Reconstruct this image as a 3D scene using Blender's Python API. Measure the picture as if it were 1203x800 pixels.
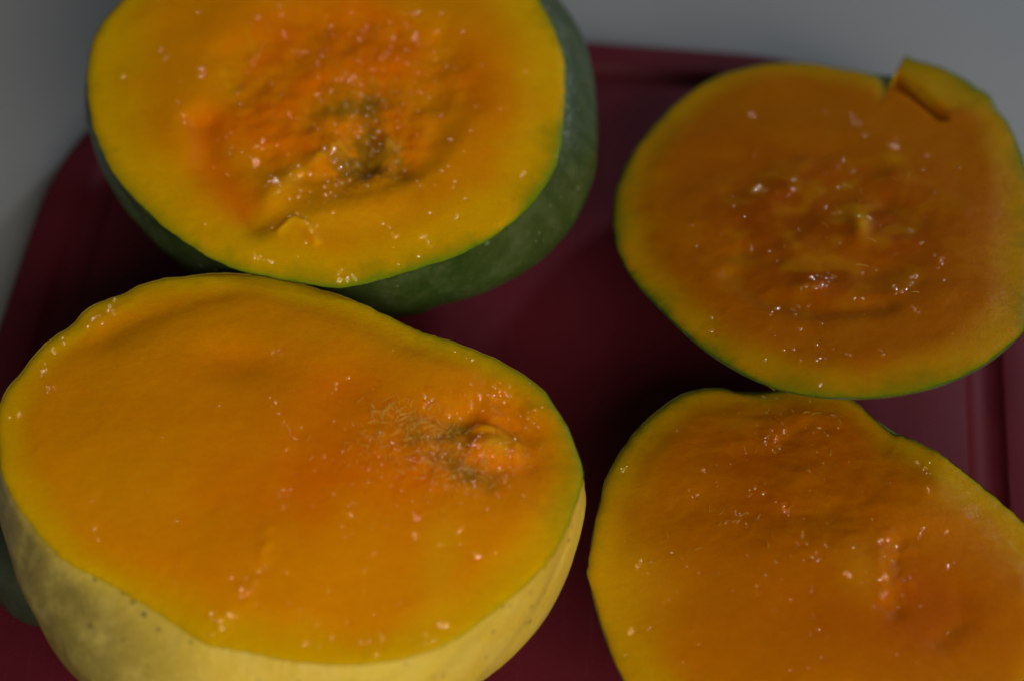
import bpy, math, random
import numpy as np
from mathutils import Vector

for o in list(bpy.data.objects):
    bpy.data.objects.remove(o)
scene = bpy.context.scene
C = scene.collection
R = math.radians

# ------------------------------------------------------------------ camera
ELEV, HFOV, DIST = R(52), R(28), 0.43
BOARD_Z = 0.012                       # top of the cutting board above the table
TARGET = np.array([0.0, 0.0, BOARD_Z + 0.026])
CAM = TARGET + DIST * np.array([0, -math.cos(ELEV), math.sin(ELEV)])
cd = bpy.data.cameras.new('camera')
cam = bpy.data.objects.new('camera', cd)
C.objects.link(cam)
cam.location = CAM
cam.rotation_euler = (math.pi / 2 - ELEV, 0, 0)
cd.sensor_width = 23.5
cd.lens = 23.5 / 2 / math.tan(HFOV / 2)
cd.clip_start, cd.clip_end = 0.01, 50
cd.dof.use_dof = True
cd.dof.focus_distance = 0.406
cd.dof.aperture_fstop = 4.3
scene.camera = cam

# ------------------------------------------------------------------ light
w = bpy.data.worlds.new('World')
scene.world = w
w.use_nodes = True
w.node_tree.nodes['Background'].inputs[0].default_value = (0.55, 0.52, 0.49, 1)
w.node_tree.nodes['Background'].inputs[1].default_value = 0.085


def area(name, loc, aim, sx, sy, power, col, spread=180):
    l = bpy.data.lights.new(name, 'AREA')
    l.shape = 'RECTANGLE'
    l.size, l.size_y, l.energy, l.color = sx, sy, power, col
    l.spread = R(spread)
    o = bpy.data.objects.new(name, l)
    C.objects.link(o)
    o.location = loc
    o.rotation_euler = (Vector(aim) - Vector(loc)).to_track_quat('-Z', 'Y').to_euler()
    return o


area('kitchen_lamp', (0.15, -0.57, 0.40), (-0.09, -0.04, 0.04), 0.54, 0.44, 0.82, (1.0, 0.95, 0.84), 66)
area('kitchen_window', (0.52, 0.60, 0.42), (0.18, 0.24, 0), 0.07, 0.09, 0.38, (0.72, 0.85, 1.0), 75)

scene.view_settings.view_transform = 'Standard'
scene.view_settings.look = 'None'
scene.view_settings.exposure = 0
scene.view_settings.gamma = 1
scene.view_settings.use_curve_mapping = False
scene.render.engine = 'CYCLES'

# ------------------------------------------------------------------ numeric helpers
FPX = 601.5 / math.tan(HFOV / 2)
FWD = np.array([0, math.cos(ELEV), -math.sin(ELEV)])
UPV = np.array([0, math.sin(ELEV), math.cos(ELEV)])
RGT = np.array([1.0, 0, 0])


def px_to_plane(pts, p0, n):
    """photo pixels -> 3D points on the plane through p0 with normal n"""
    pts = np.asarray(pts, float)
    d = ((pts[:, 0:1] - 601.5) / FPX) * RGT + ((400 - pts[:, 1:2]) / FPX) * UPV + FWD
    t = ((p0 - CAM) @ n) / (d @ n)
    return CAM + d * t[:, None]


_rng = np.random.RandomState(7)
_perm = np.concatenate([_rng.permutation(512)] * 3)
_ang = _rng.rand(512) * 2 * math.pi
_gx, _gy = np.cos(_ang), np.sin(_ang)


def perlin(x, y):
    xi, yi = np.floor(x).astype(int), np.floor(y).astype(int)
    xf, yf = x - xi, y - yi
    u, v = xf ** 3 * (xf * (xf * 6 - 15) + 10), yf ** 3 * (yf * (yf * 6 - 15) + 10)

    def g(ix, iy, fx, fy):
        h = _perm[_perm[ix & 511] + (iy & 511)]
        return _gx[h] * fx + _gy[h] * fy
    a, b = g(xi, yi, xf, yf), g(xi + 1, yi, xf - 1, yf)
    c, d = g(xi, yi + 1, xf, yf - 1), g(xi + 1, yi + 1, xf - 1, yf - 1)
    return (a + u * (b - a)) + v * ((c + u * (d - c)) - (a + u * (b - a)))


def fbm(x, y, scale, octs=4, off=0.0, gain=0.5):
    s, amp, f = 0, 1.0, 1.0 / scale
    for k in range(octs):
        s = s + amp * perlin(x * f + off + 17.3 * k, y * f - off + 9.1 * k)
        amp *= gain
        f *= 2.03
    return s


def smooth(a, b, x):
    t = np.clip((x - a) / (b - a), 0, 1)
    return t * t * (3 - 2 * t)


def catmull(pts, per=10):
    pts = np.asarray(pts, float)
    n = len(pts)
    out = []
    for i in range(n):
        p0, p1, p2, p3 = pts[i - 1], pts[i], pts[(i + 1) % n], pts[(i + 2) % n]
        for k in range(per):
            t = k / per
            out.append(0.5 * (2 * p1 + (p2 - p0) * t + (2 * p0 - 5 * p1 + 4 * p2 - p3) * t * t
                              + (3 * p1 - p0 - 3 * p2 + p3) * t ** 3))
    return np.array(out)


def polar(ab, theta):
    a = np.mod(np.arctan2(ab[:, 1], ab[:, 0]), 2 * math.pi)
    r = np.hypot(ab[:, 0], ab[:, 1])
    i = np.argsort(a)
    return np.interp(theta, a[i], r[i], period=2 * math.pi)


# ------------------------------------------------------------------ object helpers
def empty(name, loc, label, cat, group=None):
    o = bpy.data.objects.new(name, None)
    C.objects.link(o)
    o.location = loc
    o.empty_display_size = 0.02
    o['label'], o['category'] = label, cat
    if group:
        o['group'] = group
    return o


def mesh_obj(name, verts, faces, mat, parent=None, smooth_shade=True, attrs=None, origin=None):
    v = np.asarray(verts, float)
    if origin is not None:
        v = v - np.asarray(origin)
    me = bpy.data.meshes.new(name)
    me.from_pydata(v.tolist(), [], faces if isinstance(faces, list) else faces.tolist())
    if smooth_shade:
        me.polygons.foreach_set('use_smooth', [True] * len(me.polygons))
    for k, a in (attrs or {}).items():
        at = me.attributes.new(k, 'FLOAT', 'POINT')
        at.data.foreach_set('value', np.asarray(a, np.float32))
    me.materials.append(mat)
    me.update()
    o = bpy.data.objects.new(name, me)
    C.objects.link(o)
    if parent:
        o.parent = parent
    return o


def ring_faces(nr, nt, start=0):
    i = np.arange(nr - 1)[:, None]
    j = np.arange(nt)[None, :]
    j2 = (j + 1) % nt
    q = np.stack([i * nt + j, (i + 1) * nt + j, (i + 1) * nt + j2, i * nt + j2], -1)
    return (q.reshape(-1, 4) + start)


# ------------------------------------------------------------------ materials
class NT:
    def __init__(self, name):
        self.m = bpy.data.materials.new(name)
        self.m.use_nodes = True
        self.t = self.m.node_tree
        self.b = self.t.nodes['Principled BSDF']

    def n(self, typ, **kw):
        nd = self.t.nodes.new(typ)
        for k, v in kw.items():
            if k.startswith('i_'):
                nd.inputs[k[2:].replace('_', ' ')].default_value = v
            else:
                setattr(nd, k, v)
        return nd

    def l(self, a, b):
        self.t.links.new(a, b)

    def coord(self):
        return self.n('ShaderNodeTexCoord').outputs['Object']

    def noise(self, scale, detail=3, rough=0.5, dist=0.0, src=None):
        nd = self.n('ShaderNodeTexNoise')
        nd.inputs['Scale'].default_value = scale
        nd.inputs['Detail'].default_value = detail
        nd.inputs['Roughness'].default_value = rough
        nd.inputs['Distortion'].default_value = dist
        self.l(src or self.coord(), nd.inputs['Vector'])
        return nd.outputs['Fac']

    def voro(self, scale, rnd=1.0):
        nd = self.n('ShaderNodeTexVoronoi')
        nd.inputs['Scale'].default_value = scale
        nd.inputs['Randomness'].default_value = rnd
        self.l(self.coord(), nd.inputs['Vector'])
        return nd.outputs['Distance']

    def ramp(self, src, stops, interp='LINEAR'):
        nd = self.n('ShaderNodeValToRGB')
        cr = nd.color_ramp
        cr.interpolation = interp
        while len(cr.elements) < len(stops):
            cr.elements.new(0.5)
        for e, (p, c) in zip(cr.elements, stops):
            e.position = p
            e.color = (c, c, c, 1) if not isinstance(c, tuple) else (*c, 1)
        self.l(src, nd.inputs['Fac'])
        return nd.outputs['Color']

    def mix(self, fac, a, b, mode='MIX'):
        nd = self.n('ShaderNodeMix', data_type='RGBA', blend_type=mode)
        for sock, v in ((nd.inputs[0], fac), (nd.inputs[6], a), (nd.inputs[7], b)):
            if isinstance(v, (int, float)):
                sock.default_value = v
            elif isinstance(v, tuple):
                sock.default_value = (*v, 1)
            else:
                self.l(v, sock)
        return nd.outputs[2]

    def math(self, op, a, b=0.0, c=None):
        nd = self.n('ShaderNodeMath', operation=op)
        for k, v in enumerate((a, b) if c is None else (a, b, c)):
            if isinstance(v, (int, float)):
                nd.inputs[k].default_value = v
            else:
                self.l(v, nd.inputs[k])
        return nd.outputs[0]

    def attr(self, name):
        return self.n('ShaderNodeAttribute', attribute_name=name).outputs['Fac']

    def bump(self, h, strength, dist, prev=None):
        nd = self.n('ShaderNodeBump')
        nd.inputs['Strength'].default_value = strength
        nd.inputs['Distance'].default_value = dist
        self.l(h, nd.inputs['Height'])
        if prev:
            self.l(prev, nd.inputs['Normal'])
        return nd.outputs['Normal']


def flesh_material(name, rim_green, rim_yellow, mid, core):
    t = NT(name)
    n1 = t.noise(60, 4, 0.55)
    n2 = t.noise(420, 4, 0.6)
    n3 = t.noise(2200, 2, 0.5)
    rim = t.attr('rim')            # 0 at the peel, 1 well inside
    rim = t.math('ADD', rim, t.math('MULTIPLY', t.math('SUBTRACT', n1, 0.5), 0.55))
    rim = t.math('ADD', rim, t.math('MULTIPLY', t.math('SUBTRACT', n2, 0.5), 0.10))
    col = t.ramp(rim, [(0.0, rim_yellow), (0.08, rim_yellow), (0.55, mid), (1.0, mid)], 'EASE')
    pulp = t.math('ADD', t.attr('pulp'), t.math('MULTIPLY', t.math('SUBTRACT', n2, 0.5), 0.30))
    col = t.mix(t.ramp(pulp, [(0.08, 0.0), (0.95, 1.0)]), col, core)
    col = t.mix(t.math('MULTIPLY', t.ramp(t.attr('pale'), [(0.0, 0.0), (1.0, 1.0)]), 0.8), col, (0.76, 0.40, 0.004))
    st = t.math('ADD', t.attr('stain'), t.math('MULTIPLY', t.math('SUBTRACT', n2, 0.5), 0.7))
    col = t.mix(t.ramp(st, [(0.22, 0.0), (0.90, 0.85)]), col, (0.31, 0.150, 0.005))
    # unripe flesh just under the peel
    g = t.math('ADD', t.attr('green'), t.math('MULTIPLY', t.math('SUBTRACT', n2, 0.5), 0.5))
    col = t.mix(t.ramp(g, [(0.10, 0.0), (0.9, 1.0)]), col, rim_green)
    # fibre grain running across the flesh
    mp = t.n('ShaderNodeMapping')
    mp.inputs['Rotation'].default_value = (0, 0, R(-38))
    mp.inputs['Scale'].default_value = (330, 1300, 600)
    t.l(t.coord(), mp.inputs['Vector'])
    fb = t.noise(1.0, 3, 0.6, 0.6, mp.outputs['Vector'])
    col = t.mix(0.16, col, t.ramp(fb, [(0.30, (0.70, 0.60, 0.45)), (0.62, (1, 1, 1))]), 'MULTIPLY')
    col = t.mix(0.30, col, t.ramp(n3, [(0.25, (0.70, 0.62, 0.5)), (0.75, (1, 1, 1))]), 'MULTIPLY')
    t.l(col, t.b.inputs['Base Color'])
    t.l(t.ramp(n2, [(0.3, 0.36), (0.75, 0.55)]), t.b.inputs['Roughness'])
    t.b.inputs['Specular IOR Level'].default_value = 0.03
    t.b.inputs['Subsurface Weight'].default_value = 0.85
    t.b.inputs['Subsurface Radius'].default_value = (1.0, 0.40, 0.03)
    t.b.inputs['Subsurface Scale'].default_value = 0.006
    wet = t.ramp(t.noise(160, 3, 0.6), [(0.45, 0.0), (0.66, 1.0)])
    t.l(t.math('MULTIPLY', wet, 0.04), t.b.inputs['Coat Weight'])
    t.b.inputs['Coat Roughness'].default_value = 0.14
    t.b.inputs['Coat IOR'].default_value = 1.36
    nb = t.bump(t.noise(900, 3, 0.55), 0.30, 0.0004)
    nb = t.bump(n3, 0.30, 0.00014, nb)
    nb = t.bump(fb, 0.15, 0.0002, nb)
    t.l(nb, t.b.inputs['Normal'])
    # a smoother film of juice follows only the coarse relief
    nc = t.bump(t.noise(800, 2, 0.5), 0.30, 0.0005)
    t.l(nc, t.b.inputs['Coat Normal'])
    return t.m


def skin_material(name, a, b, bloom, speck, bloom_amt=0.5, speck_amt=0.6, grad=None):
    t = NT(name)
    n1 = t.noise(38, 4, 0.55, 0.4)
    n2 = t.noise(180, 4, 0.6)
    col = t.mix(t.ramp(n1, [(0.36, 0.0), (0.64, 1.0)]), a, b)
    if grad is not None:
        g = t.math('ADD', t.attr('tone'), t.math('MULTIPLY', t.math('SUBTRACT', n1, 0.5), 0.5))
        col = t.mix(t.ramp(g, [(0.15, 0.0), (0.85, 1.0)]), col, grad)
    col = t.mix(t.math('MULTIPLY', t.ramp(n2, [(0.45, 0.0), (0.72, 1.0)]), bloom_amt), col, bloom)
    v = t.ramp(t.voro(260), [(0.10, 1.0), (0.19, 0.0)])
    pick = t.ramp(t.noise(110, 2), [(0.45, 0.0), (0.60, 1.0)])
    col = t.mix(t.math('MULTIPLY', t.math('MULTIPLY', v, pick), speck_amt), col, speck)
    v2 = t.ramp(t.voro(640), [(0.08, 1.0), (0.2, 0.0)])
    col = t.mix(t.math('MULTIPLY', v2, 0.28), col, bloom)
    v3 = t.math('MULTIPLY', t.ramp(t.voro(420), [(0.10, 1.0), (0.17, 0.0)]), t.ramp(t.noise(75, 2), [(0.48, 0.0), (0.62, 1.0)]))
    col = t.mix(t.math('MULTIPLY', v3, speck_amt * 0.6), col, speck)
    col = t.mix(0.35, col, t.ramp(t.noise(1300, 3, 0.6), [(0.3, (0.72, 0.72, 0.66)), (0.7, (1, 1, 1))]), 'MULTIPLY')
    t.l(col, t.b.inputs['Base Color'])
    t.b.inputs['Roughness'].default_value = 0.42
    t.b.inputs['Specular IOR Level'].default_value = 0.4
    t.b.inputs['Subsurface Weight'].default_value = 0.08
    t.b.inputs['Subsurface Radius'].default_value = (1, 0.6, 0.1)
    t.b.inputs['Subsurface Scale'].default_value = 0.002
    nb = t.bump(t.voro(700), 0.18, 0.0004)
    nb = t.bump(t.noise(120, 4), 0.35, 0.0012, nb)
    t.l(nb, t.b.inputs['Normal'])
    return t.m


def juice_material():
    # clear film of juice: lets the pulp show through, adds only its wet reflection
    t = NT('mango_juice')
    tr = t.n('ShaderNodeBsdfTransparent')
    gl = t.n('ShaderNodeBsdfGlossy')
    t.l(t.ramp(t.noise(900, 2), [(0.3, 0.08), (0.7, 0.18)]), gl.inputs['Roughness'])
    gl.inputs['Color'].default_value = (0.30, 0.30, 0.30, 1)
    mx = t.n('ShaderNodeAddShader')
    t.l(tr.outputs[0], mx.inputs[0])
    t.l(gl.outputs[0], mx.inputs[1])
    t.l(mx.outputs[0], t.t.nodes['Material Output'].inputs['Surface'])
    return t.m


def fibre_material():
    t = NT('mango_fibre')
    n = t.noise(700, 2)
    t.l(t.ramp(n, [(0.3, (0.62, 0.33, 0.02)), (0.7, (0.78, 0.50, 0.08))]), t.b.inputs['Base Color'])
    t.b.inputs['Roughness'].default_value = 0.3
    return t.m


def board_material():
    t = NT('maroon_plastic')
    n = t.noise(28, 4, 0.6)
    mp = t.n('ShaderNodeMapping')
    mp.inputs['Scale'].default_value = (900, 40, 40)
    mp.inputs['Rotation'].default_value = (0, 0, R(-6))
    t.l(t.coord(), mp.inputs['Vector'])
    nd = t.n('ShaderNodeTexNoise')
    nd.inputs['Scale'].default_value = 1.0
    nd.inputs['Detail'].default_value = 3
    t.l(mp.outputs['Vector'], nd.inputs['Vector'])
    scr = nd.outputs['Fac']
    fine = t.noise(1400, 3, 0.6)
    col = t.ramp(n, [(0.3, (0.095, 0.0085, 0.015)), (0.7, (0.125, 0.0115, 0.020))])
    col = t.mix(t.math('MULTIPLY', t.ramp(scr, [(0.60, 0.0), (0.75, 1.0)]), 0.22), col, (0.16, 0.035, 0.05))
    t.l(col, t.b.inputs['Base Color'])
    t.l(t.ramp(n, [(0.3, 0.46), (0.7, 0.60)]), t.b.inputs['Roughness'])
    t.b.inputs['Specular IOR Level'].default_value = 0.18
    nb = t.bump(fine, 0.35, 0.0002)
    nb = t.bump(scr, 0.12, 0.0002, nb)
    t.l(nb, t.b.inputs['Normal'])
    return t.m


def table_material():
    t = NT('grey_laminate')
    n = t.noise(9, 4, 0.55)
    f = t.noise(900, 3, 0.6)
    col = t.ramp(n, [(0.3, (0.285, 0.285, 0.285)), (0.7, (0.335, 0.335, 0.335))])
    col = t.mix(0.25, col, t.ramp(f, [(0.3, (0.72, 0.72, 0.72)), (0.7, (1, 1, 1))]), 'MULTIPLY')
    t.l(col, t.b.inputs['Base Color'])
    t.b.inputs['Roughness'].default_value = 0.55
    t.b.inputs['Specular IOR Level'].default_value = 0.3
    t.l(t.bump(f, 0.2, 0.0002), t.b.inputs['Normal'])
    return t.m


M_FLESH = flesh_material('mango_flesh', (0.20, 0.25, 0.004), (0.76, 0.41, 0.0006), (0.76, 0.285, 0.0003), (0.80, 0.195, 0.0003))
M_FLESH_DIM = flesh_material('dim_mango_flesh', (0.16, 0.20, 0.004), (0.58, 0.28, 0.0006), (0.50, 0.145, 0.0003), (0.38, 0.082, 0.0003))  # darker copy of the flesh: weak light on the back-right cheek put into colour
M_FLESH_AMBER = flesh_material('amber_mango_flesh', (0.20, 0.25, 0.004), (0.72, 0.37, 0.0006), (0.66, 0.215, 0.0003), (0.54, 0.118, 0.0003))  # in-between copy: some of the right side's dimness put into the colour
M_JUICE, M_FIBRE = juice_material(), fibre_material()

# ------------------------------------------------------------------ the setting
tb = 1.6
table = mesh_obj('table', [(-tb, -tb, 0), (tb, -tb, 0), (tb, tb, 0), (-tb, tb, 0),
                           (-tb, -tb, -0.03), (tb, -tb, -0.03), (tb, tb, -0.03), (-tb, tb, -0.03)],
                 [[0, 1, 2, 3], [7, 6, 5, 4], [0, 4, 5, 1], [1, 5, 6, 2], [2, 6, 7, 3], [3, 7, 4, 0]],
                 table_material(), smooth_shade=False)
table['kind'] = 'structure'

# cutting board: rounded rectangle turned 6 degrees, with a juice groove round its edge
ZN = np.array([0, 0, 1.0])
BT = np.array([0, 0, BOARD_Z])
YAW = R(-6.1)
ex = np.array([math.cos(YAW), math.sin(YAW), 0])
ey = np.array([-math.sin(YAW), math.cos(YAW), 0])
pl = px_to_plane([(3, 353), (34, 265)], BT, ZN)
x_left = float((pl @ ex).mean())
x_right = float((px_to_plane([(1232, 500)], BT, ZN) @ ex)[0])
y_top = float((px_to_plane([(690, 45), (740, 47)], BT, ZN) @ ey).mean())
y_bot = y_top - 0.36
print('board w', x_right - x_left, 'xl', x_left, 'yt', y_top)


def rrect(inset, nper=24, rad=0.072):
    x0, x1, y0, y1 = x_left + inset, x_right - inset, y_bot + inset, y_top - inset
    r = max(rad - inset, 0.004)
    out = []
    for cx, cy, a0 in ((x1 - r, y1 - r, 0), (x0 + r, y1 - r, 90), (x0 + r, y0 + r, 180), (x1 - r, y0 + r, 270)):
        for k in range(nper):
            a = R(a0 + 90 * k / (nper - 1))
            out.append((cx + r * math.cos(a)) * ex + (cy + r * math.sin(a)) * ey)
    return np.array(out)


def board_rings(spec):
    v = []
    for ins, z in spec:
        p = rrect(ins)
        p[:, 2] = z
        v.append(p)
    return v


m_board = board_material()
bo = empty('cutting_board', (0, 0.0, 0), 'dark maroon plastic cutting board with rounded corners under the cut mangoes', 'cutting board')
top = BOARD_Z
outer = board_rings([(0.004, 0.0012), (0.0012, 0.002), (0.0, 0.0045), (0.0, top - 0.003), (0.0006, top - 0.0012), (0.0016, top - 0.0003),
                     (0.003, top), (0.0085, top), (0.0092, top - 0.0002)])
nt = len(outer[0])
v = np.concatenate(outer)
f = ring_faces(len(outer), nt)[:, ::-1].tolist() + [list(range(nt))[::-1]]
mesh_obj('rim', v, f, m_board, bo)
gro = board_rings([(0.0092, top - 0.0002), (0.0100, top - 0.0012), (0.0115, top - 0.0024), (0.0135, top - 0.0028), (0.0155, top - 0.0024),
                   (0.0170, top - 0.0012), (0.0178, top - 0.0002)])
mesh_obj('juice_groove', np.concatenate(gro), ring_faces(len(gro), nt)[:, ::-1].tolist(), m_board, bo)
inn = board_rings([(0.0178, top - 0.0002), (0.0188, top), (0.03, top), (0.06, top)])
mesh_obj('cutting_surface', np.concatenate(inn), ring_faces(len(inn), nt)[:, ::-1].tolist() + [list(range(3 * nt, 4 * nt))], m_board, bo)

# ------------------------------------------------------------------ mango pieces
NTH, NRAD = 600, 170
TH = np.linspace(0, 2 * math.pi, NTH, endpoint=False)


class Piece:
    """a cut piece of mango: traced cut face on its own plane, domed skin below resting on the board"""

    def __init__(self, label, centre, height, tilt, outline, seed, rough_rim=lambda d: 0 * d):
        self.seed = seed
        self.dome = 0.0028
        self.relief = 0.5
        self.lift = lambda a, b: 0 * a
        tx, ty = R(tilt[0]), R(tilt[1])          # lean towards +x / +y
        n = np.array([math.tan(tx), math.tan(ty), 1.0])
        self.n = n / np.linalg.norm(n)
        self.p0 = np.array([0, 0, BOARD_Z + height])
        c = px_to_plane([centre], self.p0 + 0, np.array([0, 0, 1.0]))[0]
        self.c = c
        self.u = np.cross(np.array([0, 1.0, 0]), self.n)
        self.u /= np.linalg.norm(self.u)
        self.v = np.cross(self.n, self.u)
        self.out2 = self.to2(catmull(outline))
        self.r0 = polar(self.out2, TH)
        jit = fbm(np.cos(TH) * 0.05 + seed, np.sin(TH) * 0.05, 0.004, 3) * 0.0003
        self.r0 = self.r0 + jit
        self.r0 = self.r0 + rough_rim(np.degrees(TH)) * (fbm(TH * 0.05, TH * 0 + seed, 0.012, 3, gain=0.7) * 0.0011)
        kern = np.exp(-(np.arange(-60, 61) / 26.0) ** 2)
        self.r_soft = np.convolve(np.concatenate([self.r0[-60:], self.r0, self.r0[:60]]), kern / kern.sum(), 'valid')
        ext = self.out2.max(0) - self.out2.min(0)
        print(label[:40], 'size cm', np.round(ext * 100, 1))
        self.base = np.array([c[0], c[1], BOARD_Z])
        self.root = empty('mango_half', self.base, label, 'mango', 'cut mango pieces on the board')

    def to2(self, px, depth=0.0):
        p = px_to_plane(px, self.c - self.n * depth, self.n) - self.c
        return np.stack([p @ self.u, p @ self.v], -1)

    def to3(self, a, b, h=0.0):
        a, b, h = np.broadcast_arrays(a, b, h)
        return self.c + a[..., None] * self.u + b[..., None] * self.v + h[..., None] * self.n

    # ---- fields on the face -------------------------------------------------
    def px_scale(self):
        q = self.to2([(600, 400), (601, 400)])
        return float(np.hypot(*(q[1] - q[0])))

    def gauss(self, a, b, x, y, rx, ry=None, ang=0):
        """soft elliptical mask centred on photo pixel x,y; rx, ry in photo pixels along the face"""
        ry = ry or rx
        s = self.px_scale()
        q = self.to2([(x, y)])[0]
        ca, sa = math.cos(R(ang)), math.sin(R(ang))
        da, db = a - q[0], (b - q[1])
        e1, e2 = (da * ca + db * sa) / (rx * s), (-da * sa + db * ca) / (ry * s * 1.27)
        return np.exp(-(e1 * e1 + e2 * e2))

    def line(self, a, b, pts, wpx):
        """soft mask along a traced polyline"""
        s = self.px_scale()
        q = self.to2(pts)
        best = np.full(a.shape, 1e9)
        for i in range(len(q) - 1):
            d = q[i + 1] - q[i]
            t = np.clip(((a - q[i][0]) * d[0] + (b - q[i][1]) * d[1]) / (d @ d), 0, 1)
            best = np.minimum(best, np.hypot(a - q[i][0] - t * d[0], b - q[i][1] - t * d[1]))
        return np.exp(-(best / (wpx * s)) ** 2)

    def field(self, a, b):
        h, pulp, stain, pale = self.features(self, a, b)
        h = h * self.relief
        x, y = a + self.seed * 0.37, b
        th = np.mod(np.arctan2(b, a), 2 * math.pi)
        q = np.hypot(a, b) / np.interp(th, TH, self.r_soft, period=2 * math.pi)
        h = h + self.dome * (1 - np.clip(q, 0, 1) ** 2)
        h = h + fbm(x, y, 0.030, 2) * 0.0008 + fbm(x, y, 0.0045, 2, 3.1) * 0.00010
        return h, pulp, stain, pale

    def build_flesh(self, rimw=0.014, green=lambda d: 1.0, gw=0.0022, mat=None):
        t = np.linspace(0, 1, NRAD) ** 0.72
        rr = t[:, None] * self.r0[None, :]
        a, b = rr * np.cos(TH), rr * np.sin(TH)
        h, pulp, stain, pale = self.field(a, b)
        edge = self.r0[None, :] - rr
        k = smooth(0, 0.010, edge)
        lift = self.lift(a, b)
        h = h * k - 0.0009 * np.exp(-edge / 0.0011) + lift
        rim = np.clip(edge / (rimw * 2.6), 0, 1)
        gwv = gw * np.clip(1 + 1.6 * fbm(np.cos(TH) * 0.04 + self.seed, np.sin(TH) * 0.04, 0.012, 3), 0.3, 2)
        gr = np.exp(-edge / gwv[None, :]) * (green(np.degrees(TH)) * np.ones(NTH))[None, :]
        fm = np.clip(lift / 0.0012, 0, 1)
        rim, gr, pulp = rim * (1 - 0.75 * fm), gr + 0.28 * fm, pulp * (1 - fm)
        P = self.to3(a, b, h)
        P = P.reshape(-1, 3)
        F = ring_faces(NRAD, NTH)
        at = dict(rim=rim.ravel(), pulp=pulp.ravel(), stain=stain.ravel(), pale=pale.ravel(), green=gr.ravel())
        up = lift.ravel()[F].max(1) > 0.0005
        self.flesh = mesh_obj('flesh', P, F[~up], mat or M_FLESH, self.root, attrs=at, origin=self.base)
        if up.any():
            used, inv = np.unique(F[up], return_inverse=True)
            o = mesh_obj('torn_flap', P[used], inv.reshape(-1, 4), mat or M_FLESH, self.root,
                         attrs={k_: v_[used] for k_, v_ in at.items()}, origin=self.base)
            o['label'] = 'yellow flap of flesh torn up from the rim'

    def build_skin(self, mat, depth, sil=None, d1=0.012, power=2.2, root=0.5, tone=None, swell=1.0, hidden=(15, 165)):
        r0 = self.r0 + 0.00005
        rings, dep = [], []
        kern = np.exp(-(np.arange(-36, 37) / 14.0) ** 2)
        r0s = np.convolve(np.concatenate([r0[-36:], r0, r0[:36]]), kern / kern.sum(), 'valid')
        if sil is not None:
            r1 = polar(self.to2(catmull(sil), d1), TH)
            deg = np.degrees(TH)
            hid = smooth(hidden[0], hidden[0] + 12, deg) * (1 - smooth(hidden[1] - 12, hidden[1], deg))
            r1 = r1 * (1 - hid) + r0s * 0.985 * hid
            K = 14
            for k in range(K):
                s = k / (K - 1)
                r_ = r0 + (r0s - r0) * min(1, k / 3)
                rings.append(r_ + (r1 - r_) * math.sin(s * math.pi / 2) ** 0.85 if k else r0)
                dep.append(0.0008 + (d1 - 0.0008) * s)
        else:
            r1, d1 = r0s * swell, 0.0014
            for k in range(5):
                s = k / 4
                rings.append(r0 + (r1 - r0) * math.sin(s * math.pi / 2))
                dep.append(0.0008 + (d1 - 0.0008) * s)
        K = 34
        for k in range(1, K):
            s = (k / (K - 1))
            q = math.sin(s * math.pi / 2)
            rings.append(r1 * max(1 - q ** power, 0.0) ** root)
            dep.append(d1 + (depth - d1) * q)
        rings, dep = np.array(rings), np.array(dep)
        a, b = rings * np.cos(TH), rings * np.sin(TH)
        wob = fbm(a + dep[:, None] * 1.3 + self.seed, b + dep[:, None], 0.02, 3) * 0.0008 * smooth(0, 0.006, dep)[:, None]
        a, b = a + wob * np.cos(TH), b + wob * np.sin(TH)
        hh = -dep[:, None] * np.ones_like(a)
        lf_ = self.lift(self.r0 * np.cos(TH), self.r0 * np.sin(TH))
        for k, wt in enumerate((1.0, 0.75, 0.45, 0.2)):
            hh[k] += lf_ * wt
        P = self.to3(a, b, hh)
        P[..., 2] = np.maximum(P[..., 2], BOARD_Z + 0.0004)
        tn = tone(P) if tone else np.zeros(a.shape)
        P = P.reshape(-1, 3)
        self.skin = mesh_obj('skin', P, ring_faces(len(rings), NTH), mat, self.root, attrs=dict(tone=tn.ravel()), origin=self.base)

    # ---- juice beads, sitting on the relief ---------------------------------
    def beads(self, clusters, dust=(), k_=1.0):
        rnd = random.Random(self.seed)
        ico_v, ico_f = ICO
        V, F = [], []
        s = self.px_scale()

        def put(x, y, rad, el, ang, flat=0.34):
            q = self.to2([(x, y)])[0]
            r = math.hypot(*q)
            th = math.atan2(q[1], q[0]) % (2 * math.pi)
            rmax = np.interp(th, TH, self.r0, period=2 * math.pi)
            if r > rmax - 0.0012:
                return
            h = float(self.field(np.array([[q[0]]]), np.array([[q[1]]]))[0][0, 0])
            h *= float(smooth(0, 0.010, rmax - r))
            e = ico_v * np.array([rad * el, rad / math.sqrt(el), rad * flat])
            e = e * (1 + 0.22 * np.array([rnd.uniform(-1, 1) for _ in range(len(e))])[:, None])
            ca, sa = math.cos(ang), math.sin(ang)
            aa, bb = q[0] + e[:, 0] * ca - e[:, 1] * sa, q[1] + e[:, 0] * sa + e[:, 1] * ca
            F.extend((ico_f + len(V) * len(ico_v)).tolist())
            V.append(self.to3(aa, bb, h + e[:, 2] + rad * 0.02))
        for x, y, n, sp, rad in clusters:
            for k in range(n):
                put(x + rnd.gauss(0, sp), y + rnd.gauss(0, sp), k_ * rad * 1.15 * rnd.uniform(0.45, 1.3) * s,
                    rnd.uniform(1, 2.1), rnd.uniform(0.4, 2.2))
        for x, y, n, sx, sy, rad in dust:
            for k in range(n):
                put(x + rnd.gauss(0, sx), y + rnd.gauss(0, sy), k_ * rad * 1.35 * rnd.uniform(0.5, 1.4) * s,
                    rnd.uniform(1, 1.8), rnd.uniform(0, 3.1))
        o = mesh_obj('juice_beads', np.concatenate(V), F, M_JUICE, self.flesh, origin=self.base)
        o['kind'] = 'stuff'
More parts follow.
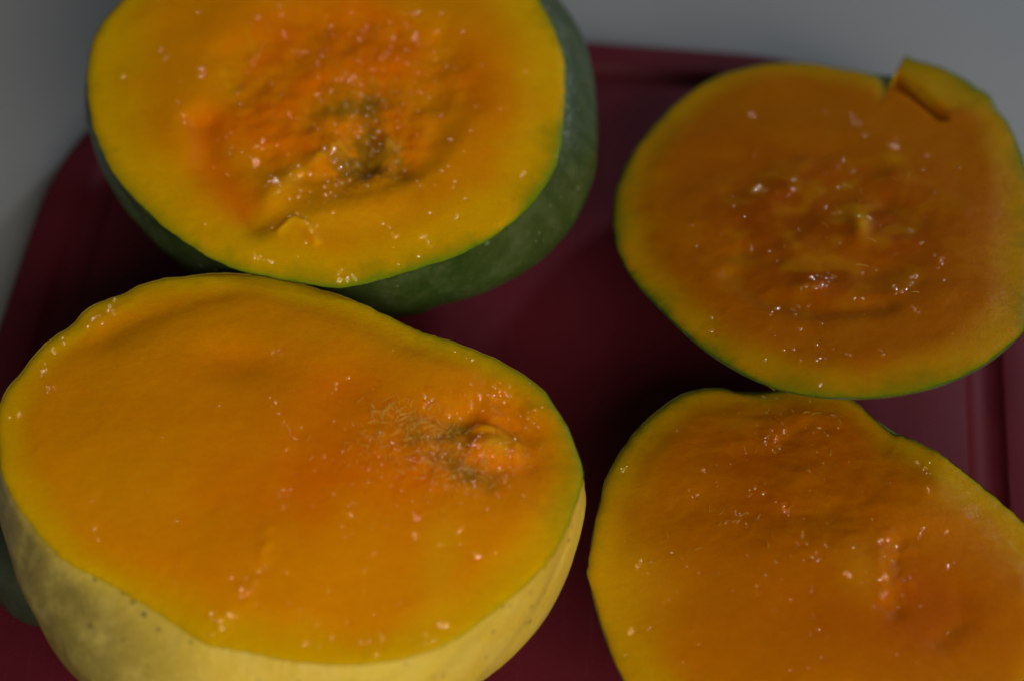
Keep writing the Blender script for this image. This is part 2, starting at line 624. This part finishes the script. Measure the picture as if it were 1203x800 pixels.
        return o

    # ---- pulp fibres ----------------------------------------------------------
    def fibres(self, tufts):
        rnd = random.Random(self.seed + 50)
        V, F = [], []
        s = self.px_scale()
        for x, y, n, sx, sy, L, ang, spread in tufts:
            for k in range(n):
                q = self.to2([(x + rnd.gauss(0, sx), y + rnd.gauss(0, sy))])[0]
                an = R(ang + rnd.gauss(0, spread))
                ln, wd = 0.6 * L * rnd.uniform(0.5, 1.3) * s, rnd.uniform(0.5, 1.0) * 0.00007
                curl, lift = rnd.uniform(-1.2, 1.2), rnd.uniform(0.0, 0.0005)
                m, base = 7, sum(len(z) for z in V)
                pts, cx, cy = [], q[0], q[1]
                for i in range(m):
                    u = i / (m - 1)
                    aa = an + curl * u
                    if i:
                        cx += math.cos(aa) * ln / (m - 1)
                        cy += math.sin(aa) * ln / (m - 1)
                    pts.append((cx, cy, math.sin(u * math.pi * 0.8) * lift, aa, wd * (1 - 0.5 * u)))
                pa = np.array(pts)
                h = self.field(pa[:, 0], pa[:, 1])[0]
                ring = []
                for i in range(m):
                    for j in range(4):
                        w_ = j * math.pi / 2
                        ring.append((pa[i, 0] - math.sin(pa[i, 3]) * math.cos(w_) * pa[i, 4],
                                     pa[i, 1] + math.cos(pa[i, 3]) * math.cos(w_) * pa[i, 4],
                                     h[i] + pa[i, 2] + math.sin(w_) * pa[i, 4] + 0.0001))
                ra = np.array(ring)
                V.append(self.to3(ra[:, 0], ra[:, 1], ra[:, 2]))
                F.extend(ring_faces(m, 4, base).tolist())
        o = mesh_obj('fibre_tuft', np.concatenate(V), F, M_FIBRE, self.flesh, origin=self.base)
        o['kind'] = 'stuff'


import bmesh
_bm = bmesh.new()
bmesh.ops.create_icosphere(_bm, subdivisions=2, radius=1)
ICO = (np.array([v.co[:] for v in _bm.verts]), np.array([[v.index for v in f.verts] for f in _bm.faces]))
_bm.free()

# ---- 1: green-skinned half at the back with the torn brown core -------------
o1 = [(101, 90), (104, 62), (110, 41), (122, 20), (140, 0), (165, -30), (210, -66), (265, -96), (330, -114), (400, -120), (470, -112), (530, -92),
      (580, -62), (618, -25), (640, 8), (657, 42), (665, 79), (664, 122), (661, 160), (655, 187), (640, 217), (616, 247), (586, 271),
      (556, 289), (520, 304), (475, 318), (439, 328), (400, 335), (350, 329), (299, 319), (272, 312), (236, 294), (200, 270), (167, 240),
      (137, 207), (115, 165), (105, 130)]
s1 = [(98, 100), (101, 60), (110, 35), (122, 15), (140, -5), (165, -35), (210, -70), (265, -98), (330, -114), (400, -118), (470, -110), (540, -92),
      (590, -65), (630, -30), (654, 0), (663, 11), (680, 37), (691, 68), (698, 99), (702, 141), (701, 184), (691, 229), (670, 265), (640, 296),
      (610, 316), (568, 334), (522, 346), (493, 356), (448, 359), (400, 357), (340, 350), (280, 335), (224, 313), (200, 297),
      (170, 270), (140, 237), (119, 201), (104, 158), (98, 125)]
p1 = Piece('green-skinned mango half with torn pulpy hollow and brown core, touching the yellow-skinned half', (385, 115), 0.047, (0, 0), o1, 1)


def f1(P, a, b):
    x, y = a, b
    hol = smooth(0.30, 0.72, P.gauss(a, b, 400, 115, 190, 160) + fbm(x, y, 0.022, 2, 71.0) * 0.16)
    rough = fbm(x, y, 0.018, 3, 1.0, 0.40)
    rg = 1 - np.abs(fbm(x, y, 0.013, 3, 5.0, 0.4)) * 2.2
    h = hol * (-0.0056 + rough * 0.0034 + rg * 0.0006)
    h -= 0.0042 * P.line(a, b, [(240, 150), (245, 195), (285, 245), (300, 262)], 22)
    h += 0.0024 * P.line(a, b, [(318, 240), (345, 205), (400, 175)], 18)
    h += 0.0012 * P.line(a, b, [(345, 268), (400, 256), (460, 242)], 20) + hol * fbm(x, y, 0.0032, 2, 3.0) * 0.0005
    h += 0.0016 * P.line(a, b, [(330, 275), (345, 264), (362, 272), (372, 288)], 5)
    h -= 0.0050 * P.gauss(a, b, 425, 185, 32, 26)
    h += 0.0052 * P.gauss(a, b, 455, 178, 14, 13)
    h -= 0.0030 * P.gauss(a, b, 470, 205, 16, 12)
    h += 0.0025 * P.gauss(a, b, 395, 140, 22, 30)
    core = P.gauss(a, b, 425, 185, 60, 50)
    h += core * fbm(x, y, 0.0055, 3, 9.0) * 0.0034 + hol * fbm(x, y, 0.009, 2, 13.0) * 0.0010
    pulp = np.clip(hol * (0.50 + rough * 0.9 + fbm(x, y, 0.006, 2, 77.0) * 0.3) + 0.75 * P.line(a, b, [(240, 150), (245, 195), (285, 245)], 26)
                   + 0.5 * P.gauss(a, b, 560, 110, 45, 90) + 0.45 * P.gauss(a, b, 330, 30, 120, 50), 0, 1)
    stain = 1.5 * P.gauss(a, b, 426, 186, 38, 26) + 0.75 * P.gauss(a, b, 415, 130, 60, 45) + 0.5 * P.gauss(a, b, 475, 200, 25, 20)
    stain *= np.clip(0.8 + fbm(x, y, 0.006, 3, 2.0) * 1.4, 0, 1.4)
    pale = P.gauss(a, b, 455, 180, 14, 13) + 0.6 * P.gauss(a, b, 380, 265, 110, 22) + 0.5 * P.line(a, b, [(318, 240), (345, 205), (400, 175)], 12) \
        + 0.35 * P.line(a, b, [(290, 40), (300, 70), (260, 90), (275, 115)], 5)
    return h, pulp, stain, np.clip(pale, 0, 1)


p1.features = f1
p1.build_flesh(0.012, lambda d: 0.75 + 0.35 * np.cos(np.radians(d + 40)), 0.0018)
M_SKIN1 = skin_material('green_mango_skin', (0.022, 0.056, 0.002), (0.046, 0.078, 0.005), (0.12, 0.145, 0.055), (0.22, 0.24, 0.14), 0.5, 0.8,
                        grad=(0.040, 0.052, 0.018))
p1.build_skin(M_SKIN1, 0.047, s1, 0.012, 1.5, 0.62, hidden=(50, 175), tone=lambda P: smooth(-0.10, -0.17, P[..., 0]) + 0.4)
p1.beads([(305, 172, 4, 3, 3.0), (300, 194, 6, 4, 3.2), (265, 166, 4, 5, 2.0), (328, 228, 6, 5, 3.2), (404, 326, 4, 4, 3.2), (345, 266, 7, 9, 2.0),
          (365, 276, 5, 6, 2.0), (311, 305, 5, 6, 2.4), (500, 281, 3, 4, 3.2), (468, 281, 3, 4, 2.8), (388, 190, 7, 8, 3.0), (360, 210, 7, 8, 2.6),
          (352, 240, 4, 8, 2.2), (445, 160, 6, 10, 2.6), (418, 190, 5, 10, 2.4), (475, 28, 8, 8, 2.4), (468, 45, 6, 8, 2.2), (495, 48, 6, 8, 2.4),
          (455, 70, 6, 8, 2.2), (510, 65, 6, 10, 2.2), (430, 37, 4, 6, 2.4), (325, 15, 4, 6, 2.4), (352, 60, 4, 6, 2.4), (236, 92, 3, 3, 2.8),
          (194, 68, 3, 4, 2.2), (620, 205, 4, 8, 2.0), (215, 135, 4, 6, 2.2), (420, 95, 8, 12, 2.2), (440, 120, 8, 14, 2.0)],
         [(430, 80, 150, 80, 50, 1.5), (380, 200, 60, 70, 35, 1.5), (500, 270, 20, 50, 25, 1.3)], 0.9)
p1.fibres([(425, 180, 30, 24, 18, 22, 40, 60), (300, 60, 16, 40, 40, 30, 110, 30), (420, 110, 26, 50, 35, 22, 90, 60)])

# ---- 2: the darker half at the back right with a torn flap -------------------
o2 = [(721, 262), (722, 228), (732, 197), (755, 160), (795, 117), (840, 88), (880, 76), (915, 71), (950, 71), (985, 77), (1010, 81), (1030, 87),
      (1039, 96), (1044, 102), (1051, 93), (1060, 72), (1066, 73), (1076, 77), (1095, 82), (1115, 89), (1132, 96), (1146, 104), (1163, 112), (1171, 126), (1183, 139), (1193, 162), (1202, 185), (1210, 215),
      (1214, 250), (1215, 300), (1211, 350), (1203, 386), (1177, 408), (1155, 425), (1115, 444), (1070, 457), (1015, 463), (972, 462), (940, 459),
      (905, 449), (862, 428), (830, 407), (797, 379), (765, 347), (742, 321), (726, 291)]
p2 = Piece('dark orange mango cheek with green rim and a torn flap standing up from its edge', (965, 272), 0.038, (-5, 13), o2, 2)


def f2(P, a, b):
    x, y = a, b
    hol = np.clip(P.gauss(a, b, 970, 275, 140, 115) * 1.5, 0, 1)
    rough = fbm(x, y, 0.018, 3, 21.0, 0.4)
    h = hol * (-0.0022 + rough * 0.0046 + (1 - np.abs(fbm(x, y, 0.012, 3, 25.0, 0.4)) * 2) * 0.0006)
    h -= 0.003 * P.line(a, b, [(860, 330), (895, 355), (960, 372), (1040, 365)], 16)
    h += 0.003 * P.gauss(a, b, 1010, 275, 12, 25) + 0.0025 * P.gauss(a, b, 955, 345, 28, 14) - 0.003 * P.gauss(a, b, 1045, 250, 22, 22)
    h -= 0.0050 * P.line(a, b, [(1048, 100), (1072, 112), (1090, 126), (1106, 140)], 8)
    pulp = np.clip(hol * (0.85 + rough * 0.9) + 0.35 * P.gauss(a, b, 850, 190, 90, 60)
                   + 0.9 * P.line(a, b, [(1050, 96), (1080, 117), (1100, 133)], 5), 0, 1)  # dark line under the flap edge is overhang shade put into the colour
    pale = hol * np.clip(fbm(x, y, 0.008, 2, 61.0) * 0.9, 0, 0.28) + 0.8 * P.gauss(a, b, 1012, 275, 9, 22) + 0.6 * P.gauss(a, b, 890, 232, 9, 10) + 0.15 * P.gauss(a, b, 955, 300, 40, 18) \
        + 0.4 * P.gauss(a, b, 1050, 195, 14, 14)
    stain = 0.35 * P.gauss(a, b, 1190, 225, 20, 30)  # brown patch by the right rim: a shadow there put into colour
    return h, pulp, stain, np.clip(pale, 0, 1)


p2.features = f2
p2.relief = 0.36


def flap_lift(a, b):
    # flesh beyond the tear stands up, most at the tip, and runs out into the rim
    q = p2.to2([(1050, 92), (1118, 148)])
    d = q[1] - q[0]
    ln = np.hypot(*d)
    d = d / ln
    t = ((a - q[0][0]) * d[0] + (b - q[0][1]) * d[1]) / ln
    side = -(a - q[0][0]) * d[1] + (b - q[0][1]) * d[0]
    return 0.0022 * smooth(-0.0001, 0.0004, side) * (1 - smooth(0.0, 1.15, t)) * smooth(-0.6, -0.15, t)


p2.lift = flap_lift
p2.build_flesh(0.0085, lambda d: 0.9 + 0 * d, 0.0017, M_FLESH_DIM)
M_SKIN2 = skin_material('dark_green_mango_skin', (0.045, 0.085, 0.010), (0.10, 0.12, 0.012), (0.16, 0.18, 0.10), (0.2, 0.22, 0.1), 0.35, 0.4)
p2.build_skin(M_SKIN2, 0.036, None, 0.0, 1.0, 1.10, swell=1.0)
p2.beads([(930, 236, 4, 4, 3.0), (955, 344, 7, 7, 2.8), (972, 338, 4, 4, 2.2), (912, 368, 3, 3, 2.6), (943, 368, 4, 5, 2.2), (1072, 334, 4, 3, 3.0),
          (1056, 349, 4, 4, 2.6), (1102, 315, 4, 5, 2.6), (1075, 375, 3, 4, 2.4), (1108, 341, 2, 3, 2.0), (1052, 182, 5, 6, 2.8), (1008, 145, 3, 4, 2.6),
          (888, 232, 3, 4, 2.8), (803, 381, 3, 3, 3.0), (980, 210, 4, 8, 2.4), (1020, 270, 4, 8, 2.2), (880, 145, 2, 4, 2.6)],
         [(985, 280, 50, 80, 70, 1.5), (980, 420, 14, 70, 14, 1.3)])
p2.fibres([(990, 250, 18, 60, 50, 20, 80, 60)])

# ---- 3: yellow-skinned half in front -----------------------------------------
o3 = [(-4, 505), (-3, 480), (2, 466), (18, 444), (43, 411), (72, 385), (102, 361), (126, 348), (174, 330), (216, 322), (270, 319), (315, 321), (350, 330),
      (395, 343), (440, 361), (494, 387), (542, 402), (584, 420), (629, 447), (650, 471), (668, 501), (681, 534), (685, 558), (681, 578), (671, 605),
      (653, 644), (629, 674), (599, 701), (560, 731), (530, 751), (494, 766), (449, 776), (410, 779), (350, 775), (300, 766), (262, 759), (237, 752),
      (210, 734), (168, 707), (120, 680), (75, 656), (51, 632), (30, 605), (15, 584), (4, 560), (-2, 535)]
s3 = [(-10, 510), (-6, 480), (2, 460), (20, 440), (45, 409), (75, 384), (105, 361), (128, 348), (176, 331), (218, 324), (270, 322), (315, 324), (350, 332),
      (395, 345), (440, 363), (494, 388), (542, 403), (584, 421), (629, 448), (650, 472), (668, 502), (683, 534), (689, 564), (690, 584), (683, 620),
      (668, 662), (644, 707), (614, 743), (575, 776), (542, 800), (480, 832), (400, 855), (300, 862), (210, 848), (150, 825), (102, 798), (70, 768),
      (46, 728), (26, 690), (8, 640), (-4, 590), (-10, 550)]
p3 = Piece('yellow-skinned mango half with fibrous brown hollow near one end, touching the green-skinned half', (330, 555), 0.045, (0, 0), o3, 3, lambda d: np.exp(-((d - 135) / 24) ** 2))


def f3(P, a, b):
    x, y = a, b
    hol = P.gauss(a, b, 590, 515, 60, 48)
    h = -0.0045 * hol
    h += 0.0052 * P.gauss(a, b, 578, 526, 24, 16) + 0.0022 * P.line(a, b, [(556, 508), (585, 506), (606, 522), (606, 538)], 6)
    h -= 0.0030 * P.gauss(a, b, 545, 502, 18, 14)
    h += hol * fbm(x, y, 0.006, 3, 31.0) * 0.0022
    fib = P.gauss(a, b, 520, 535, 75, 40)
    h += fib * fbm(x, y, 0.0035, 3, 35.0) * 0.0012
    h -= 0.0022 * P.gauss(a, b, 280, 432, 55, 22, -8) + 0.0020 * P.gauss(a, b, 410, 460, 40, 34)
    h -= 0.0016 * P.line(a, b, [(130, 395), (200, 362), (260, 345)], 22)
    h += 0.0014 * P.line(a, b, [(70, 400), (120, 372), (165, 345)], 10)
    wv = np.clip(0.6 + fbm(x, y, 0.006, 3, 12.0) * 1.6, 0, 1.5)
    h += wv * 0.0008 * P.line(a, b, [(258, 745), (268, 728), (290, 706), (300, 688), (310, 672), (318, 640)], 9)
    rg = P.gauss(a, b, 600, 470, 50, 30)
    h += rg * fbm(x, y, 0.006, 3, 39.0) * 0.0016
    h += fbm(x, y, 0.045, 2, 6.0) * 0.0014
    pulp = np.clip(0.75 * P.gauss(a, b, 370, 590, 190, 70, 10) * (0.8 + fbm(x, y, 0.02, 3, 2.5)) + 0.6 * P.gauss(a, b, 590, 515, 80, 60)
                   + 0.55 * P.gauss(a, b, 400, 465, 60, 38) + 0.4 * P.gauss(a, b, 275, 432, 60, 25) + 0.3 * P.gauss(a, b, 330, 500, 200, 60), 0, 1)
    stain = (0.60 * P.gauss(a, b, 500, 525, 55, 28) + 0.45 * P.gauss(a, b, 543, 505, 22, 16) + 0.62 * P.gauss(a, b, 555, 565, 50, 18)
             + 0.4 * P.gauss(a, b, 625, 485, 22, 28)) * np.clip(0.9 + fbm(x, y, 0.006, 3, 8.0), 0, 1.5)
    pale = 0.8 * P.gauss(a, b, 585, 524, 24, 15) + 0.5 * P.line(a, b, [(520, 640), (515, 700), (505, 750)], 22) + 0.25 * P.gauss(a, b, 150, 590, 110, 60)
    return h, pulp, stain, np.clip(pale, 0, 1)


p3.features = f3
p3.dome = 0.0046
p3.build_flesh(0.0065, lambda d: 0.15 + 0.95 * np.exp(-((np.mod(d + 180, 360) - 180 - 14) / 34) ** 2) * 0.75, 0.0030)
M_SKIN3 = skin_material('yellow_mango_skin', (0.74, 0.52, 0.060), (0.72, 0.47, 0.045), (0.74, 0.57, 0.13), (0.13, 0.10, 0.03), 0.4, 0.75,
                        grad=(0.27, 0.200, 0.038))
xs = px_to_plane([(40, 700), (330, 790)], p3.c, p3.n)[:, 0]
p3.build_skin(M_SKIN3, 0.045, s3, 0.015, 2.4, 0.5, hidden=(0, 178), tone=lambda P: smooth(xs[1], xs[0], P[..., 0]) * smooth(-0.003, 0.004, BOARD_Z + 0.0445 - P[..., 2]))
# dull green lobe at the stem end of the skin
lc = px_to_plane([(42, 652)], np.array([0, 0, BOARD_Z + 0.017]), ZN)[0]
lv = ICO[0] * np.array([0.0085, 0.0125, 0.0155])
lv = lv * (1 + 0.06 * fbm(lv[:, 0] + 3, lv[:, 1] + lv[:, 2], 0.008, 2))[:, None]
bmx = bmesh.new()
bmesh.ops.create_icosphere(bmx, subdivisions=4, radius=1)
lv = np.array([v.co[:] for v in bmx.verts])
lf = [[v.index for v in f.verts] for f in bmx.faces]
bmx.free()
lv = lv * np.array([0.0100, 0.0145, 0.0125])
lv = lv * (1 + 0.10 * fbm(lv[:, 0] * 1.0 + 3, lv[:, 1] + lv[:, 2], 0.012, 2))[:, None]
an = R(18)
lv = np.stack([lv[:, 0] * math.cos(an) - lv[:, 1] * math.sin(an), lv[:, 0] * math.sin(an) + lv[:, 1] * math.cos(an), lv[:, 2]], -1)
lv = lv + lc
lv[:, 2] = np.maximum(lv[:, 2], BOARD_Z + 0.0004)
M_LOBE = skin_material('dull_green_mango_skin', (0.016, 0.026, 0.012), (0.034, 0.040, 0.018), (0.06, 0.07, 0.05), (0.02, 0.02, 0.012), 0.3, 0.5)
lo = mesh_obj('stem_end', lv, lf, M_LOBE, p3.root, origin=p3.base)
lo['label'] = 'dull green lobe at the stem end of the skin'
p3.beads([(503, 477, 4, 4, 2.6), (536, 490, 4, 4, 2.6), (556, 477, 4, 4, 2.4), (393, 468, 3, 3, 2.6), (410, 452, 2, 3, 2.4), (563, 532, 5, 5, 2.6), (605, 532, 5, 6, 2.6),
          (512, 540, 8, 8, 1.8), (562, 661, 2, 2, 3.0), (537, 634, 3, 4, 2.6), (523, 644, 3, 4, 2.2), (412, 615, 2, 3, 2.6), (490, 618, 3, 4, 2.2), (489, 638, 2, 3, 2.4),
          (300, 688, 5, 6, 2.4), (288, 704, 5, 7, 2.4), (310, 672, 4, 5, 2.0), (267, 730, 6, 8, 2.4), (256, 738, 4, 5, 2.4), (251, 718, 2, 3, 2.4), (337, 600, 7, 7, 1.8),
          (322, 482, 4, 6, 1.8), (336, 516, 3, 4, 1.8), (345, 535, 4, 6, 1.8), (112, 379, 5, 5, 2.8), (130, 366, 6, 7, 2.4), (66, 405, 5, 6, 2.2), (50, 437, 4, 4, 2.4),
          (62, 459, 4, 4, 2.4), (22, 488, 4, 5, 2.0), (325, 424, 3, 4, 2.2), (515, 738, 6, 7, 2.2), (545, 420, 4, 8, 2.0), (590, 460, 8, 16, 2.0), (555, 570, 10, 14, 1.8),
          (590, 545, 8, 14, 1.8), (108, 630, 3, 5, 2.0)],
         [(480, 550, 70, 60, 40, 1.1), (440, 610, 60, 80, 45, 0.9), (300, 690, 16, 100, 50, 0.9), (590, 480, 30, 30, 30, 1.3), (450, 750, 40, 70, 14, 1.1),
          (200, 480, 16, 110, 80, 0.9), (540, 545, 120, 50, 30, 1.2)], 0.72)
p3.fibres([(485, 522, 120, 30, 18, 22, 60, 50), (545, 562, 90, 26, 12, 18, 100, 60), (455, 500, 20, 16, 12, 26, 70, 30), (590, 545, 24, 24, 12, 14, 90, 60),
           (430, 545, 26, 30, 20, 14, 80, 40)])

# ---- 4: low cheek in front on the right ---------------------------------------
o4 = [(690, 668), (695, 635), (702, 595), (712, 560), (730, 525), (755, 495), (785, 470), (810, 457), (840, 453), (880, 459), (915, 455), (950, 454), (985, 459), (1007, 470),
      (1023, 485), (1043, 502), (1053, 508), (1063, 509), (1098, 526), (1128, 547), (1165, 577), (1203, 610), (1240, 650), (1262, 700), (1266, 760), (1247, 820),
      (1190, 872), (1110, 902), (1020, 912), (930, 904), (850, 882), (790, 852), (755, 822), (735, 799), (720, 767), (705, 722), (695, 688)]
p4 = Piece('flat orange mango cheek with smooth cut face and shallow dent, beside the dark orange cheek', (985, 680), 0.031, (-4, 6), o4, 4)


def f4(P, a, b):
    x, y = a, b
    h = -0.0026 * P.gauss(a, b, 1090, 720, 60, 46, -20) + 0.0016 * P.gauss(a, b, 1005, 690, 40, 40) - 0.0010 * P.gauss(a, b, 1060, 650, 26, 26)
    wv = np.clip(0.7 + fbm(x, y, 0.006, 3, 14.0) * 1.4, 0, 1.5)
    h += wv * (0.0012 * P.line(a, b, [(1042, 640), (1034, 655), (1034, 670), (1038, 690), (1036, 712)], 9) - 0.0016 * P.line(a, b, [(1056, 650), (1052, 675), (1056, 700), (1046, 722)], 16))
    h -= 0.0009 * P.line(a, b, [(1128, 705), (1130, 735), (1105, 757)], 12)
    top = P.gauss(a, b, 920, 510, 90, 45)
    h += top * fbm(x, y, 0.012, 3, 41.0) * 0.0022
    h += P.gauss(a, b, 950, 610, 120, 50) * fbm(x, y, 0.010, 3, 44.0) * 0.0016
    h += fbm(x, y, 0.05, 2, 6.6) * 0.0016
    pulp = np.clip(0.70 * P.gauss(a, b, 930, 560, 130, 90) * (0.9 + fbm(x, y, 0.02, 3, 4.5) * 0.8) + 0.7 * P.gauss(a, b, 1085, 715, 90, 60)
                   + 0.4 * P.gauss(a, b, 990, 740, 180, 60), 0, 1)
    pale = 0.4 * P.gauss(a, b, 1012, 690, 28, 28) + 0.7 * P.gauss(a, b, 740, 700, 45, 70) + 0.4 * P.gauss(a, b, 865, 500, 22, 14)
    stain = 0.32 * P.gauss(a, b, 1120, 745, 22, 14)
    return h, pulp, stain, np.clip(pale, 0, 1)


p4.features = f4
p4.dome = 0.0036
p4.relief = 0.38
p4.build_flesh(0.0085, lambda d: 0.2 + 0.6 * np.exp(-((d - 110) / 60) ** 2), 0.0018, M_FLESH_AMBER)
M_SKIN4 = skin_material('yellow_green_mango_skin', (0.30, 0.26, 0.03), (0.22, 0.24, 0.03), (0.36, 0.34, 0.14), (0.12, 0.12, 0.04), 0.35, 0.5)
p4.build_skin(M_SKIN4, 0.031, None, 0.0, 1.0, 0.85, swell=1.0)
p4.beads([(1041, 645, 3, 3, 2.8), (1035, 652, 2, 3, 2.4), (1037, 688, 3, 5, 2.6), (1037, 708, 2, 3, 2.4), (1081, 632, 2, 4, 2.6), (1053, 658, 2, 4, 2.2), (993, 691, 3, 3, 2.6),
          (906, 530, 5, 5, 3.0), (919, 515, 3, 4, 2.4), (920, 612, 4, 4, 2.8), (888, 590, 4, 5, 2.2), (811, 588, 4, 4, 2.4), (827, 560, 2, 3, 2.2), (954, 667, 4, 4, 2.2),
          (941, 644, 3, 4, 2.2), (1087, 563, 4, 4, 2.8), (1090, 583, 3, 3, 2.8), (1078, 546, 3, 3, 2.4), (750, 666, 2, 3, 2.4), (732, 552, 2, 2, 2.2), (740, 743, 3, 3, 2.2),
          (928, 715, 2, 2, 2.4), (861, 617, 6, 8, 1.8), (1115, 667, 3, 4, 2.2), (1110, 632, 2, 3, 2.2)],
         [(960, 640, 60, 80, 50, 1.0), (820, 700, 24, 70, 60, 0.9), (1000, 760, 20, 100, 25, 0.9), (920, 510, 40, 60, 30, 1.2)], 0.78)
p4.fibres([(930, 500, 14, 50, 24, 14, 80, 60), (870, 620, 14, 40, 25, 14, 60, 30)])
